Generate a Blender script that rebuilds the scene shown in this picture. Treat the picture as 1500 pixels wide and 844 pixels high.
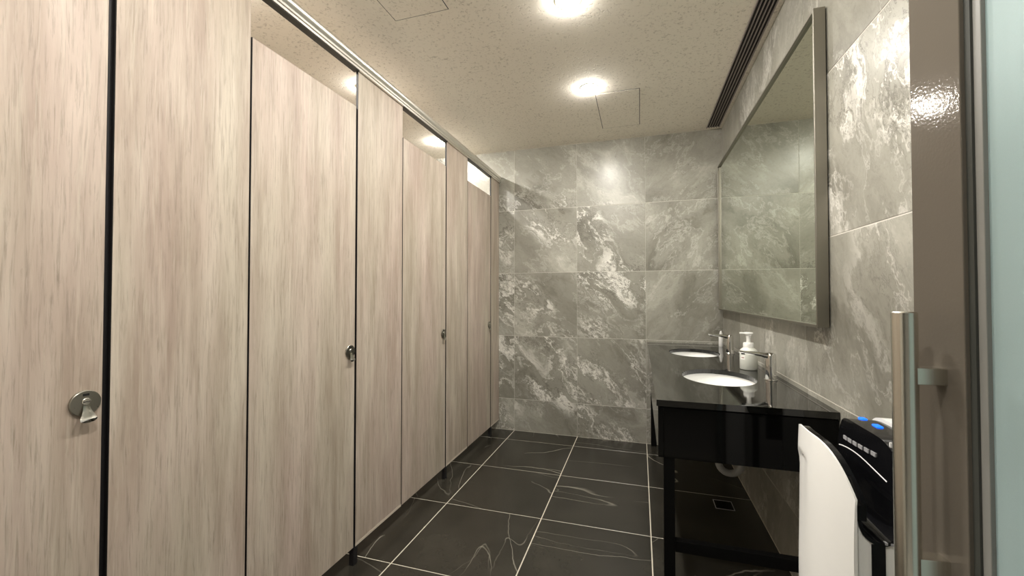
import bpy, bmesh, math, random
from mathutils import Vector, Matrix

random.seed(7)
sc = bpy.context.scene
for o in list(bpy.data.objects):
    bpy.data.objects.remove(o, do_unlink=True)
col = sc.collection
PI = math.pi

# ------------------------------------------------------------------ camera, world, exposure
cam_d = bpy.data.cameras.new('camera')
cam_d.sensor_fit = 'HORIZONTAL'
cam_d.sensor_width = 36.0
cam_d.lens = 605.1 / 1500 * 36.0
cam_d.clip_start = 0.02
cam = bpy.data.objects.new('camera', cam_d)
col.objects.link(cam)
cam.location = (0, 0, 1.2865)
cam.rotation_euler = (PI / 2 + 0.0179, 0, 0.2998)
sc.camera = cam

world = bpy.data.worlds.new('world')
sc.world = world
world.use_nodes = True
world.node_tree.nodes['Background'].inputs[0].default_value = (0.9, 0.95, 1.0, 1)
world.node_tree.nodes['Background'].inputs[1].default_value = 0.05

sc.view_settings.view_transform = 'Standard'
sc.view_settings.look = 'None'
sc.view_settings.exposure = 1.08
sc.view_settings.gamma = 1.0
sc.view_settings.use_curve_mapping = False

LAMP_COLOR = (1.0, 0.952, 0.885)
LAMP_POWER = 350.0          # emission strength of each downlight lens
CORRIDOR_POWER = 60.0

# ------------------------------------------------------------------ room dimensions (metres)
XR = 0.663      # right wall
XL = -2.75      # wall behind the toilets
YB = 3.793      # back wall
YN = -0.10      # near wall (doorway)
ZC = 2.685      # ceiling
XS = -1.305     # face of the stall fronts

# ------------------------------------------------------------------ material helpers
def newmat(name):
    m = bpy.data.materials.new(name)
    m.use_nodes = True
    nt = m.node_tree
    return m, nt, nt.nodes['Principled BSDF']

def N(nt, t, **kw):
    n = nt.nodes.new(t)
    for k, v in kw.items():
        setattr(n, k, v)
    return n

def setin(n, **kw):
    for k, v in kw.items():
        n.inputs[k.replace('_', ' ')].default_value = v

def plain(name, colr, rough=0.5, metal=0.0, **kw):
    m, nt, b = newmat(name)
    setin(b, Base_Color=(*colr, 1), Roughness=rough, Metallic=metal)
    # faint tonal variation, so that no surface is a single flat value
    tc = N(nt, 'ShaderNodeTexCoord')
    no = N(nt, 'ShaderNodeTexNoise'); setin(no, Scale=kw.get('nscale', 30.0), Detail=3.0)
    nt.links.new(tc.outputs['Object'], no.inputs['Vector'])
    mx = N(nt, 'ShaderNodeMix', data_type='RGBA')
    v = kw.get('var', 0.04)
    mx.inputs['A'].default_value = (*[c * (1 - v) for c in colr], 1)
    mx.inputs['B'].default_value = (*[min(1, c * (1 + v)) for c in colr], 1)
    nt.links.new(no.outputs['Fac'], mx.inputs['Factor'])
    nt.links.new(mx.outputs['Result'], b.inputs['Base Color'])
    if 'coat' in kw:
        setin(b, Coat_Weight=kw['coat'], Coat_Roughness=0.03)
    if 'ior' in kw:
        setin(b, IOR=kw['ior'])
    return m

def ramp(nt, stops, interp='LINEAR'):
    r = N(nt, 'ShaderNodeValToRGB')
    r.color_ramp.interpolation = interp
    e = r.color_ramp.elements
    while len(e) < len(stops):
        e.new(0.5)
    for i, (p, c) in enumerate(stops):
        e[i].position = p
        e[i].color = (*c, 1) if len(c) == 3 else c
    return r

def uv_seeded(nt, amount=37.0):
    """metre UVs shifted by the per-tile 'seed' property"""
    uv = N(nt, 'ShaderNodeUVMap')
    at = N(nt, 'ShaderNodeAttribute', attribute_type='OBJECT', attribute_name='seed')
    cb = N(nt, 'ShaderNodeCombineXYZ')
    m1 = N(nt, 'ShaderNodeMath', operation='MULTIPLY'); m1.inputs[1].default_value = amount
    m2 = N(nt, 'ShaderNodeMath', operation='MULTIPLY'); m2.inputs[1].default_value = amount * 0.61
    nt.links.new(at.outputs['Fac'], m1.inputs[0]); nt.links.new(at.outputs['Fac'], m2.inputs[0])
    nt.links.new(m1.outputs[0], cb.inputs[0]); nt.links.new(m2.outputs[0], cb.inputs[1]); nt.links.new(m1.outputs[0], cb.inputs[2])
    ad = N(nt, 'ShaderNodeVectorMath', operation='ADD')
    nt.links.new(uv.outputs[0], ad.inputs[0]); nt.links.new(cb.outputs[0], ad.inputs[1])
    return ad.outputs[0], at.outputs['Fac']

def ridge(nt, src, width, power=1.0):
    """1 on the 0.5 contour of a noise, falling to 0 at +-width"""
    s = N(nt, 'ShaderNodeMath', operation='SUBTRACT'); s.inputs[1].default_value = 0.5
    a = N(nt, 'ShaderNodeMath', operation='ABSOLUTE')
    mr = N(nt, 'ShaderNodeMapRange'); mr.inputs['From Min'].default_value = 0.0; mr.inputs['From Max'].default_value = width
    mr.inputs['To Min'].default_value = 1.0; mr.inputs['To Max'].default_value = 0.0
    nt.links.new(src, s.inputs[0]); nt.links.new(s.outputs[0], a.inputs[0]); nt.links.new(a.outputs[0], mr.inputs['Value'])
    p = N(nt, 'ShaderNodeMath', operation='POWER'); p.inputs[1].default_value = power
    nt.links.new(mr.outputs[0], p.inputs[0])
    return p.outputs[0]

def mul(nt, a, b):
    m = N(nt, 'ShaderNodeMath', operation='MULTIPLY')
    for i, v in enumerate((a, b)):
        if isinstance(v, (int, float)):
            m.inputs[i].default_value = v
        else:
            nt.links.new(v, m.inputs[i])
    return m.outputs[0]

def mixc(nt, fac, a, b):
    mx = N(nt, 'ShaderNodeMix', data_type='RGBA')
    for key, v in (('Factor', fac), ('A', a), ('B', b)):
        if isinstance(v, (int, float)):
            mx.inputs[key].default_value = v
        elif isinstance(v, tuple):
            mx.inputs[key].default_value = (*v, 1)
        else:
            nt.links.new(v, mx.inputs[key])
    return mx.outputs['Result']

def grey_marble():
    m, nt, b = newmat('grey_marble_tile')
    vec, seed = uv_seeded(nt)
    at2 = N(nt, 'ShaderNodeAttribute', attribute_type='OBJECT', attribute_name='vein_angle')
    mp = N(nt, 'ShaderNodeVectorRotate', rotation_type='Z_AXIS')
    nt.links.new(vec, mp.inputs['Vector']); nt.links.new(at2.outputs['Fac'], mp.inputs['Angle'])
    sc2 = N(nt, 'ShaderNodeVectorMath', operation='MULTIPLY'); sc2.inputs[1].default_value = (1.75, 0.95, 1.0)
    nt.links.new(mp.outputs[0], sc2.inputs[0])
    # warp
    wn = N(nt, 'ShaderNodeTexNoise'); setin(wn, Scale=2.2, Detail=5.0, Roughness=0.6)
    nt.links.new(sc2.outputs[0], wn.inputs['Vector'])
    sub = N(nt, 'ShaderNodeVectorMath', operation='SUBTRACT'); sub.inputs[1].default_value = (0.5, 0.5, 0.5)
    nt.links.new(wn.outputs['Color'], sub.inputs[0])
    scl = N(nt, 'ShaderNodeVectorMath', operation='SCALE'); scl.inputs['Scale'].default_value = 0.85
    nt.links.new(sub.outputs[0], scl.inputs[0])
    wv = N(nt, 'ShaderNodeVectorMath', operation='ADD')
    nt.links.new(sc2.outputs[0], wv.inputs[0]); nt.links.new(scl.outputs[0], wv.inputs[1])
    # cloudy body
    body = N(nt, 'ShaderNodeTexNoise'); setin(body, Scale=1.2, Detail=9.0, Roughness=0.62, Distortion=0.4)
    nt.links.new(wv.outputs[0], body.inputs['Vector'])
    rb = ramp(nt, [(0.30, (0.160, 0.154, 0.126)), (0.44, (0.275, 0.268, 0.228)), (0.56, (0.340, 0.333, 0.288)), (0.70, (0.490, 0.482, 0.425))])
    nt.links.new(body.outputs['Fac'], rb.inputs[0])
    # mask of the busy bands
    mk = N(nt, 'ShaderNodeTexNoise'); setin(mk, Scale=1.25, Detail=2.0)
    nt.links.new(sc2.outputs[0], mk.inputs['Vector'])
    mkr = N(nt, 'ShaderNodeMapRange', interpolation_type='SMOOTHSTEP')
    mkr.inputs['From Min'].default_value = 0.45; mkr.inputs['From Max'].default_value = 0.58
    nt.links.new(mk.outputs['Fac'], mkr.inputs['Value'])
    at3 = N(nt, 'ShaderNodeAttribute', attribute_type='OBJECT', attribute_name='vein_amount')
    mask = mul(nt, mkr.outputs[0], at3.outputs['Fac'])
    # broad pale clouds inside the bands
    cl = N(nt, 'ShaderNodeTexNoise'); setin(cl, Scale=2.7, Detail=10.0, Roughness=0.66, Distortion=0.35)
    nt.links.new(wv.outputs[0], cl.inputs['Vector'])
    clr = N(nt, 'ShaderNodeMapRange', interpolation_type='SMOOTHSTEP')
    clr.inputs['From Min'].default_value = 0.515; clr.inputs['From Max'].default_value = 0.60
    nt.links.new(cl.outputs['Fac'], clr.inputs['Value'])
    c1 = mixc(nt, mul(nt, mul(nt, clr.outputs[0], mask), 0.85), rb.outputs[0], (0.78, 0.765, 0.71))
    # fine pale veins
    v1 = N(nt, 'ShaderNodeTexNoise'); setin(v1, Scale=1.5, Detail=9.0, Roughness=0.62, Distortion=0.3)
    nt.links.new(wv.outputs[0], v1.inputs['Vector'])
    r1 = ridge(nt, v1.outputs['Fac'], 0.020, 1.3)
    mk2 = N(nt, 'ShaderNodeMath', operation='MULTIPLY_ADD'); mk2.inputs[1].default_value = 0.75; mk2.inputs[2].default_value = 0.22
    nt.links.new(mask, mk2.inputs[0])
    c2 = mixc(nt, mul(nt, r1, mk2.outputs[0]), c1, (0.82, 0.805, 0.75))
    rk = ridge(nt, cl.outputs['Fac'], 0.018, 1.2)      # darker rims along the pale clouds
    c2 = mixc(nt, mul(nt, mul(nt, rk, mk2.outputs[0]), 0.55), c2, (0.15, 0.14, 0.115))
    # dark hair cracks
    v2 = N(nt, 'ShaderNodeTexNoise'); setin(v2, Scale=2.0, Detail=9.0, Roughness=0.68, Distortion=0.4)
    nt.links.new(wv.outputs[0], v2.inputs['Vector'])
    r2 = ridge(nt, v2.outputs['Fac'], 0.016, 1.5)
    c3 = mixc(nt, mul(nt, mul(nt, r2, mk2.outputs[0]), 0.8), c2, (0.105, 0.098, 0.08))
    # specks
    sp = N(nt, 'ShaderNodeTexNoise'); setin(sp, Scale=45.0, Detail=3.0, Roughness=0.6)
    nt.links.new(vec, sp.inputs['Vector'])
    spr = N(nt, 'ShaderNodeMapRange'); spr.inputs['From Min'].default_value = 0.62; spr.inputs['From Max'].default_value = 0.72
    spr.inputs['To Max'].default_value = 0.30
    nt.links.new(sp.outputs['Fac'], spr.inputs['Value'])
    c4 = mixc(nt, spr.outputs[0], c3, (0.12, 0.112, 0.092))
    nt.links.new(c4, b.inputs['Base Color'])
    setin(b, Roughness=0.30, IOR=1.42)
    return m

def black_marble():
    m, nt, b = newmat('black_marble_tile')
    vec, seed = uv_seeded(nt)
    wn = N(nt, 'ShaderNodeTexNoise'); setin(wn, Scale=3.0, Detail=4.0)
    nt.links.new(vec, wn.inputs['Vector'])
    sub = N(nt, 'ShaderNodeVectorMath', operation='SUBTRACT'); sub.inputs[1].default_value = (0.5, 0.5, 0.5)
    nt.links.new(wn.outputs['Color'], sub.inputs[0])
    scl = N(nt, 'ShaderNodeVectorMath', operation='SCALE'); scl.inputs['Scale'].default_value = 0.10
    nt.links.new(sub.outputs[0], scl.inputs[0])
    wv = N(nt, 'ShaderNodeVectorMath', operation='ADD')
    nt.links.new(vec, wv.inputs[0]); nt.links.new(scl.outputs[0], wv.inputs[1])
    body = N(nt, 'ShaderNodeTexNoise'); setin(body, Scale=3.5, Detail=7.0, Roughness=0.65)
    nt.links.new(wv.outputs[0], body.inputs['Vector'])
    rb = ramp(nt, [(0.3, (0.019, 0.0175, 0.0135)), (0.7, (0.040, 0.037, 0.029))])
    nt.links.new(body.outputs['Fac'], rb.inputs[0])
    cur = rb.outputs[0]
    vr = N(nt, 'ShaderNodeVectorRotate', rotation_type='Z_AXIS')
    nt.links.new(wv.outputs[0], vr.inputs['Vector']); nt.links.new(mul(nt, seed, 2.3), vr.inputs['Angle'])
    rot = vr.outputs[0]
    # long thin veins: contours of smooth stretched noises, in two directions
    for ang, sc_, wid, lo, amt, off in ((0.45, 1.25, 0.0030, 0.44, 0.65, 0.0), (-0.9, 1.1, 0.0024, 0.48, 0.55, 5.3), (1.35, 1.6, 0.0022, 0.50, 0.4, 9.1)):
        mp = N(nt, 'ShaderNodeMapping'); mp.inputs['Rotation'].default_value = (0, 0, ang); mp.inputs['Location'].default_value = (off, off * 0.7, off)
        mp.inputs['Scale'].default_value = (0.30, 1.6, 1.0)
        nt.links.new(rot, mp.inputs['Vector'])
        v2 = N(nt, 'ShaderNodeTexNoise'); setin(v2, Scale=sc_, Detail=2.0, Roughness=0.45)
        nt.links.new(mp.outputs[0], v2.inputs['Vector'])
        r2 = ridge(nt, v2.outputs['Fac'], wid, 1.0)
        mk = N(nt, 'ShaderNodeTexNoise'); setin(mk, Scale=2.6, Detail=3.0)
        nt.links.new(mp.outputs[0], mk.inputs['Vector'])
        mkr = N(nt, 'ShaderNodeMapRange', interpolation_type='SMOOTHSTEP')
        mkr.inputs['From Min'].default_value = lo; mkr.inputs['From Max'].default_value = lo + 0.14
        nt.links.new(mk.outputs['Fac'], mkr.inputs['Value'])
        cur = mixc(nt, mul(nt, mul(nt, r2, mkr.outputs[0]), amt), cur, (0.40, 0.38, 0.32))
    nt.links.new(cur, b.inputs['Base Color'])
    setin(b, Roughness=0.27, IOR=1.5)
    return m

def laminate():
    m, nt, b = newmat('pale_oak_laminate')
    tc = N(nt, 'ShaderNodeTexCoord')
    oi = N(nt, 'ShaderNodeObjectInfo')
    cb = N(nt, 'ShaderNodeCombineXYZ')
    m1 = mul(nt, oi.outputs['Random'], 31.0)
    for i in range(3):
        nt.links.new(m1, cb.inputs[i])
    ad = N(nt, 'ShaderNodeVectorMath', operation='ADD')
    nt.links.new(tc.outputs['Object'], ad.inputs[0]); nt.links.new(cb.outputs[0], ad.inputs[1])
    def stretch(v):
        s = N(nt, 'ShaderNodeVectorMath', operation='MULTIPLY'); s.inputs[1].default_value = v
        nt.links.new(ad.outputs[0], s.inputs[0]); return s.outputs[0]
    # slow sideways wander of the grain
    wn = N(nt, 'ShaderNodeTexNoise'); setin(wn, Scale=1.0, Detail=2.0)
    nt.links.new(stretch((2, 5, 1.8)), wn.inputs['Vector'])
    ws = N(nt, 'ShaderNodeVectorMath', operation='SUBTRACT'); ws.inputs[1].default_value = (0.5, 0.5, 0.5)
    nt.links.new(wn.outputs['Color'], ws.inputs[0])
    wm = N(nt, 'ShaderNodeVectorMath', operation='MULTIPLY'); wm.inputs[1].default_value = (0.0, 0.022, 0.0)
    nt.links.new(ws.outputs[0], wm.inputs[0])
    ad2 = N(nt, 'ShaderNodeVectorMath', operation='ADD')
    nt.links.new(ad.outputs[0], ad2.inputs[0]); nt.links.new(wm.outputs[0], ad2.inputs[1])
    ad = ad2
    # broad plank-like tone bands
    n1 = N(nt, 'ShaderNodeTexNoise'); setin(n1, Scale=1.0, Detail=5.0, Roughness=0.6, Distortion=0.2)
    nt.links.new(stretch((4, 13, 1.5)), n1.inputs['Vector'])
    r1 = ramp(nt, [(0.30, (0.375, 0.303, 0.245)), (0.50, (0.472, 0.398, 0.336)), (0.70, (0.585, 0.510, 0.440))])
    nt.links.new(n1.outputs['Fac'], r1.inputs[0])
    # pinkish / greenish drift
    n0 = N(nt, 'ShaderNodeTexNoise'); setin(n0, Scale=1.0, Detail=2.0)
    nt.links.new(stretch((3, 5, 0.9)), n0.inputs['Vector'])
    r0 = ramp(nt, [(0.35, (0.975, 1.0, 0.955)), (0.65, (1.025, 0.98, 0.985))])
    nt.links.new(n0.outputs['Fac'], r0.inputs[0])
    mm = N(nt, 'ShaderNodeMix', data_type='RGBA', blend_type='MULTIPLY'); mm.inputs['Factor'].default_value = 1.0
    nt.links.new(r1.outputs[0], mm.inputs['A']); nt.links.new(r0.outputs[0], mm.inputs['B'])
    # fine pores: short dark vertical ticks
    n2 = N(nt, 'ShaderNodeTexNoise'); setin(n2, Scale=1.0, Detail=5.0, Roughness=0.7, Distortion=0.5)
    nt.links.new(stretch((60, 165, 7.5)), n2.inputs['Vector'])
    mr2 = N(nt, 'ShaderNodeMapRange'); mr2.inputs['From Min'].default_value = 0.50; mr2.inputs['From Max'].default_value = 0.70
    mr2.inputs['To Max'].default_value = 0.75
    nt.links.new(n2.outputs['Fac'], mr2.inputs['Value'])
    c2 = mixc(nt, mr2.outputs[0], mm.outputs['Result'], (0.265, 0.22, 0.17))
    # pale wiped lines
    n3 = N(nt, 'ShaderNodeTexNoise'); setin(n3, Scale=1.0, Detail=4.0, Roughness=0.65, Distortion=0.4)
    nt.links.new(stretch((40, 70, 3.2)), n3.inputs['Vector'])
    mr3 = N(nt, 'ShaderNodeMapRange'); mr3.inputs['From Min'].default_value = 0.54; mr3.inputs['From Max'].default_value = 0.75
    mr3.inputs['To Max'].default_value = 0.6
    nt.links.new(n3.outputs['Fac'], mr3.inputs['Value'])
    c3 = mixc(nt, mr3.outputs[0], c2, (0.62, 0.56, 0.47))
    nt.links.new(c3, b.inputs['Base Color'])
    bp = N(nt, 'ShaderNodeBump'); setin(bp, Strength=0.12, Distance=0.001)
    nt.links.new(n2.outputs['Fac'], bp.inputs['Height']); nt.links.new(bp.outputs[0], b.inputs['Normal'])
    setin(b, Roughness=0.5)
    return m

def acoustic():
    m, nt, b = newmat('fissured_ceiling_board')
    tc = N(nt, 'ShaderNodeTexCoord')
    n1 = N(nt, 'ShaderNodeTexNoise'); setin(n1, Scale=70.0, Detail=3.0, Roughness=0.6, Distortion=0.6)
    nt.links.new(tc.outputs['Object'], n1.inputs['Vector'])
    mr = N(nt, 'ShaderNodeMapRange'); mr.inputs['From Min'].default_value = 0.54; mr.inputs['From Max'].default_value = 0.63
    nt.links.new(n1.outputs['Fac'], mr.inputs['Value'])
    n2 = N(nt, 'ShaderNodeTexNoise'); setin(n2, Scale=30.0, Detail=2.0)
    nt.links.new(tc.outputs['Object'], n2.inputs['Vector'])
    mr2 = N(nt, 'ShaderNodeMapRange'); mr2.inputs['From Min'].default_value = 0.36; mr2.inputs['From Max'].default_value = 0.56
    nt.links.new(n2.outputs['Fac'], mr2.inputs['Value'])
    fis = mul(nt, mr.outputs[0], mr2.outputs[0])
    c = mixc(nt, mul(nt, fis, 0.5), (0.92, 0.87, 0.77), (0.42, 0.38, 0.31))
    nt.links.new(c, b.inputs['Base Color'])
    bp = N(nt, 'ShaderNodeBump'); setin(bp, Strength=0.5, Distance=0.002); bp.invert = True
    nt.links.new(fis, bp.inputs['Height']); nt.links.new(bp.outputs[0], b.inputs['Normal'])
    setin(b, Roughness=0.9)
    return m

def brushed(name, colr, rough, axis_scale=(300, 300, 4), bump=0.012):
    m, nt, b = newmat(name)
    tc = N(nt, 'ShaderNodeTexCoord')
    s = N(nt, 'ShaderNodeVectorMath', operation='MULTIPLY'); s.inputs[1].default_value = axis_scale
    nt.links.new(tc.outputs['Object'], s.inputs[0])
    n = N(nt, 'ShaderNodeTexNoise'); setin(n, Scale=1.0, Detail=3.0)
    nt.links.new(s.outputs[0], n.inputs['Vector'])
    mr = N(nt, 'ShaderNodeMapRange'); mr.inputs['To Min'].default_value = max(0.02, rough - 0.06); mr.inputs['To Max'].default_value = rough + 0.06
    nt.links.new(n.outputs['Fac'], mr.inputs['Value']); nt.links.new(mr.outputs[0], b.inputs['Roughness'])
    bp = N(nt, 'ShaderNodeBump'); setin(bp, Strength=bump, Distance=0.001)
    nt.links.new(n.outputs['Fac'], bp.inputs['Height']); nt.links.new(bp.outputs[0], b.inputs['Normal'])
    setin(b, Base_Color=(*colr, 1), Metallic=1.0)
    return m

def stile_paint():
    m, nt, b = newmat('bronze_grey_metal')
    tc = N(nt, 'ShaderNodeTexCoord')
    n = N(nt, 'ShaderNodeTexNoise'); setin(n, Scale=190.0, Detail=2.0)
    nt.links.new(tc.outputs['Object'], n.inputs['Vector'])
    bp = N(nt, 'ShaderNodeBump'); setin(bp, Strength=0.30, Distance=0.0006)
    nt.links.new(n.outputs['Fac'], bp.inputs['Height']); nt.links.new(bp.outputs[0], b.inputs['Normal'])
    setin(b, Base_Color=(0.125, 0.110, 0.090, 1), Roughness=0.10, Metallic=0.05, IOR=1.30)
    return m

def frosted():
    m, nt, b = newmat('frosted_green_glass')
    tc = N(nt, 'ShaderNodeTexCoord')
    n = N(nt, 'ShaderNodeTexNoise'); setin(n, Scale=900.0, Detail=1.0)
    nt.links.new(tc.outputs['Object'], n.inputs['Vector'])
    c = mixc(nt, n.outputs['Fac'], (0.46, 0.58, 0.585), (0.53, 0.655, 0.66))
    nt.links.new(c, b.inputs['Base Color'])
    setin(b, Roughness=0.32)
    tr = N(nt, 'ShaderNodeBsdfTranslucent'); tr.inputs[0].default_value = (0.62, 0.77, 0.78, 1)
    mx = N(nt, 'ShaderNodeMixShader'); mx.inputs[0].default_value = 0.45
    out = nt.nodes['Material Output']
    nt.links.new(b.outputs[0], mx.inputs[1]); nt.links.new(tr.outputs[0], mx.inputs[2])
    nt.links.new(mx.outputs[0], out.inputs['Surface'])
    return m

def emitter(name, colr, strength, base=(1, 1, 1)):
    m, nt, b = newmat(name)
    setin(b, Base_Color=(*base, 1), Emission_Color=(*colr, 1), Emission_Strength=strength)
    return m

M = {}
M['marble'] = grey_marble()
M['floor'] = black_marble()
M['wood'] = laminate()
M['ceiling'] = acoustic()
M['grout_wall'] = plain('pale_grout', (0.62, 0.60, 0.54), 0.8)
M['grout_floor'] = plain('cream_grout', (0.66, 0.62, 0.52), 0.8)
M['core'] = plain('black_laminate_core', (0.006, 0.005, 0.006), 0.6)
M['edge_strip'] = plain('pale_edge_strip', (0.60, 0.53, 0.44), 0.45)
M['plaster'] = plain('painted_plaster', (0.55, 0.52, 0.46), 0.8)
M['counter'] = plain('polished_black_stone', (0.004, 0.004, 0.0035), 0.045, nscale=60, var=0.4, ior=1.62)
M['blackgloss'] = plain('black_gloss_panel', (0.002, 0.002, 0.002), 0.07, ior=1.22)
M['blackmatte'] = plain('black_powder_coat', (0.003, 0.003, 0.003), 0.55, ior=1.2)
M['ceramic'] = plain('white_ceramic', (0.88, 0.885, 0.87), 0.08, var=0.01)
M['chrome'] = plain('chrome', (0.80, 0.80, 0.79), 0.05, 1.0, var=0.01)
M['steel'] = brushed('satin_steel', (0.74, 0.725, 0.66), 0.24)
M['alu'] = brushed('anodised_aluminium', (0.86, 0.84, 0.79), 0.36, (300, 4, 300), 0.01)
M['frame'] = brushed('brushed_frame_steel', (0.30, 0.285, 0.245), 0.42)
M['lock'] = brushed('lock_steel', (0.34, 0.33, 0.29), 0.30, (200, 200, 200))
M['white_plastic'] = plain('white_plastic', (0.86, 0.865, 0.84), 0.28, var=0.015)
M['milky'] = plain('milky_bottle_plastic', (0.70, 0.72, 0.66), 0.35, var=0.02)
M['label'] = plain('white_label', (0.85, 0.85, 0.82), 0.5, var=0.02)
M['print'] = plain('label_print', (0.30, 0.10, 0.08), 0.6)
M['black_plastic'] = plain('gloss_black_plastic', (0.006, 0.006, 0.007), 0.10, var=0.1)
M['grey_mark'] = plain('grey_print', (0.34, 0.34, 0.35), 0.4)
M['white_mark'] = plain('white_print', (0.85, 0.85, 0.85), 0.4)
M['blue_led'] = emitter('blue_indicator', (0.0, 0.13, 1.0), 1.1, (0.01, 0.02, 0.1))
M['trap'] = plain('grey_pipe_plastic', (0.45, 0.45, 0.43), 0.35)
M['slot_dark'] = plain('dark_duct', (0.012, 0.010, 0.010), 0.8)
M['vane'] = plain('grey_vane', (0.30, 0.265, 0.245), 0.5)
M['rubber'] = plain('dark_glazing_bead', (0.045, 0.048, 0.042), 0.5)
M['bead'] = plain('grey_glazing_bead', (0.20, 0.20, 0.185), 0.4)
M['stile'] = stile_paint()
M['frosted'] = frosted()
M['lamp'] = emitter('downlight_lens', LAMP_COLOR, LAMP_POWER)
M['lamp_trim'] = plain('white_trim', (0.75, 0.74, 0.70), 0.4)
M['corridor_lamp'] = emitter('corridor_lens', (0.86, 0.97, 1.0), CORRIDOR_POWER)

m, nt, b = newmat('silvered_mirror')
setin(b, Base_Color=(0.70, 0.745, 0.66, 1), Metallic=1.0, Roughness=0.012)
M['mirror'] = m

# ------------------------------------------------------------------ mesh helpers
def world_loc(o):
    v = Vector((0, 0, 0))
    while o is not None:
        v += o.location
        o = o.parent
    return v

def link_mesh(name, bm, mat, parent=None, smooth=False, local=False, angle=35):
    """bmesh in world coordinates (or in the parent's frame if local) -> object with a centred origin"""
    bmesh.ops.recalc_face_normals(bm, faces=bm.faces)
    lo = Vector((min(v.co[i] for v in bm.verts) for i in range(3)))
    hi = Vector((max(v.co[i] for v in bm.verts) for i in range(3)))
    c = (lo + hi) / 2
    for v in bm.verts:
        v.co -= c
    me = bpy.data.meshes.new(name)
    bm.to_mesh(me); bm.free()
    for mt in (mat if isinstance(mat, (list, tuple)) else [mat]):
        me.materials.append(mt)
    if smooth:
        me.polygons.foreach_set('use_smooth', [True] * len(me.polygons))
        try:
            me.set_sharp_from_angle(angle=math.radians(angle))
        except Exception:
            pass
    o = bpy.data.objects.new(name, me)
    col.objects.link(o)
    if parent is not None:
        o.parent = parent
        o.location = c if local else c - world_loc(parent)
    else:
        o.location = c
    return o

def bm_box(x0, x1, y0, y1, z0, z1, bev=0.0, seg=2, bm=None):
    own = bm is None
    b2 = bmesh.new()
    vs = [b2.verts.new((x, y, z)) for x in (x0, x1) for y in (y0, y1) for z in (z0, z1)]
    for f in ((0, 1, 3, 2), (4, 6, 7, 5), (0, 4, 5, 1), (2, 3, 7, 6), (0, 2, 6, 4), (1, 5, 7, 3)):
        b2.faces.new([vs[i] for i in f])
    if bev > 0:
        bmesh.ops.bevel(b2, geom=list(b2.edges), offset=bev, segments=seg, affect='EDGES', profile=0.5)
    if own:
        return b2
    me = bpy.data.meshes.new('tmp'); b2.to_mesh(me); b2.free(); bm.from_mesh(me); bpy.data.meshes.remove(me)
    return bm

def box(name, x0, x1, y0, y1, z0, z1, mat, parent=None, bev=0.0, seg=2, local=False, smooth=None):
    return link_mesh(name, bm_box(x0, x1, y0, y1, z0, z1, bev, seg), mat, parent, smooth=bool(smooth), local=local)

def bm_lathe(profile, center, n=32, axis='Z', close=True, sx=1.0, sy=1.0):
    """profile: list of (radius, height); axis Z or X (+X) or -X"""
    bm = bmesh.new()
    rings = []
    for r, h in profile:
        ring = []
        for k in range(n):
            a = 2 * PI * k / n
            p = (r * math.cos(a) * sx, r * math.sin(a) * sy, h)
            if axis == 'X':
                p = (p[2], p[0], p[1])
            elif axis == '-X':
                p = (-p[2], p[0], p[1])
            ring.append(bm.verts.new(Vector(p) + Vector(center)))
        rings.append(ring)
    for a, b2 in zip(rings, rings[1:]):
        for k in range(n):
            bm.faces.new((a[k], a[(k + 1) % n], b2[(k + 1) % n], b2[k]))
    if close:
        bm.faces.new(rings[0]); bm.faces.new(rings[-1])
    return bm

def bm_tube(pts, rad, n=16, caps=True, flat=1.0):
    """tube swept along pts (radius scalar or list)"""
    bm = bmesh.new()
    pts = [Vector(p) for p in pts]
    rads = rad if isinstance(rad, (list, tuple)) else [rad] * len(pts)
    rings = []
    up = None
    for i, p in enumerate(pts):
        t = (pts[min(i + 1, len(pts) - 1)] - pts[max(i - 1, 0)]).normalized()
        if up is None:
            up = Vector((0, 1, 0)) if abs(t.y) < 0.9 else Vector((1, 0, 0))
        s = t.cross(up).normalized(); u = s.cross(t).normalized(); up = u
        rings.append([bm.verts.new(p + (s * math.cos(2 * PI * k / n) * flat + u * math.sin(2 * PI * k / n)) * rads[i]) for k in range(n)])
    for a, b2 in zip(rings, rings[1:]):
        for k in range(n):
            bm.faces.new((a[k], a[(k + 1) % n], b2[(k + 1) % n], b2[k]))
    if caps:
        bm.faces.new(rings[0]); bm.faces.new(rings[-1])
    return bm

def bm_prism(poly, a0, a1, axis):
    """extrude a 2D polygon; axis 'Y': poly=(x,z), axis 'X': poly=(y,z), axis 'Z': poly=(x,y)"""
    bm = bmesh.new()
    def P(p, a):
        return {'Y': (p[0], a, p[1]), 'X': (a, p[0], p[1]), 'Z': (p[0], p[1], a)}[axis]
    A = [bm.verts.new(P(p, a0)) for p in poly]
    B = [bm.verts.new(P(p, a1)) for p in poly]
    bm.faces.new(A); bm.faces.new(B)
    n = len(poly)
    for i in range(n):
        bm.faces.new((A[i], A[(i + 1) % n], B[(i + 1) % n], B[i]))
    return bm

def thing(name, loc, label, cat, group=None, rotz=0.0):
    o = bpy.data.objects.new(name, None)
    o.empty_display_size = 0.1
    col.objects.link(o)
    o.location = loc; o.rotation_euler = (0, 0, rotz)
    o['label'] = label; o['category'] = cat
    if group:
        o['group'] = group
    return o

def tag(o, label, cat, group=None):
    o['label'] = label; o['category'] = cat
    if group:
        o['group'] = group
    return o

def struct(o, label, cat):
    o['kind'] = 'structure'; o['label'] = label; o['category'] = cat
    return o

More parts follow.
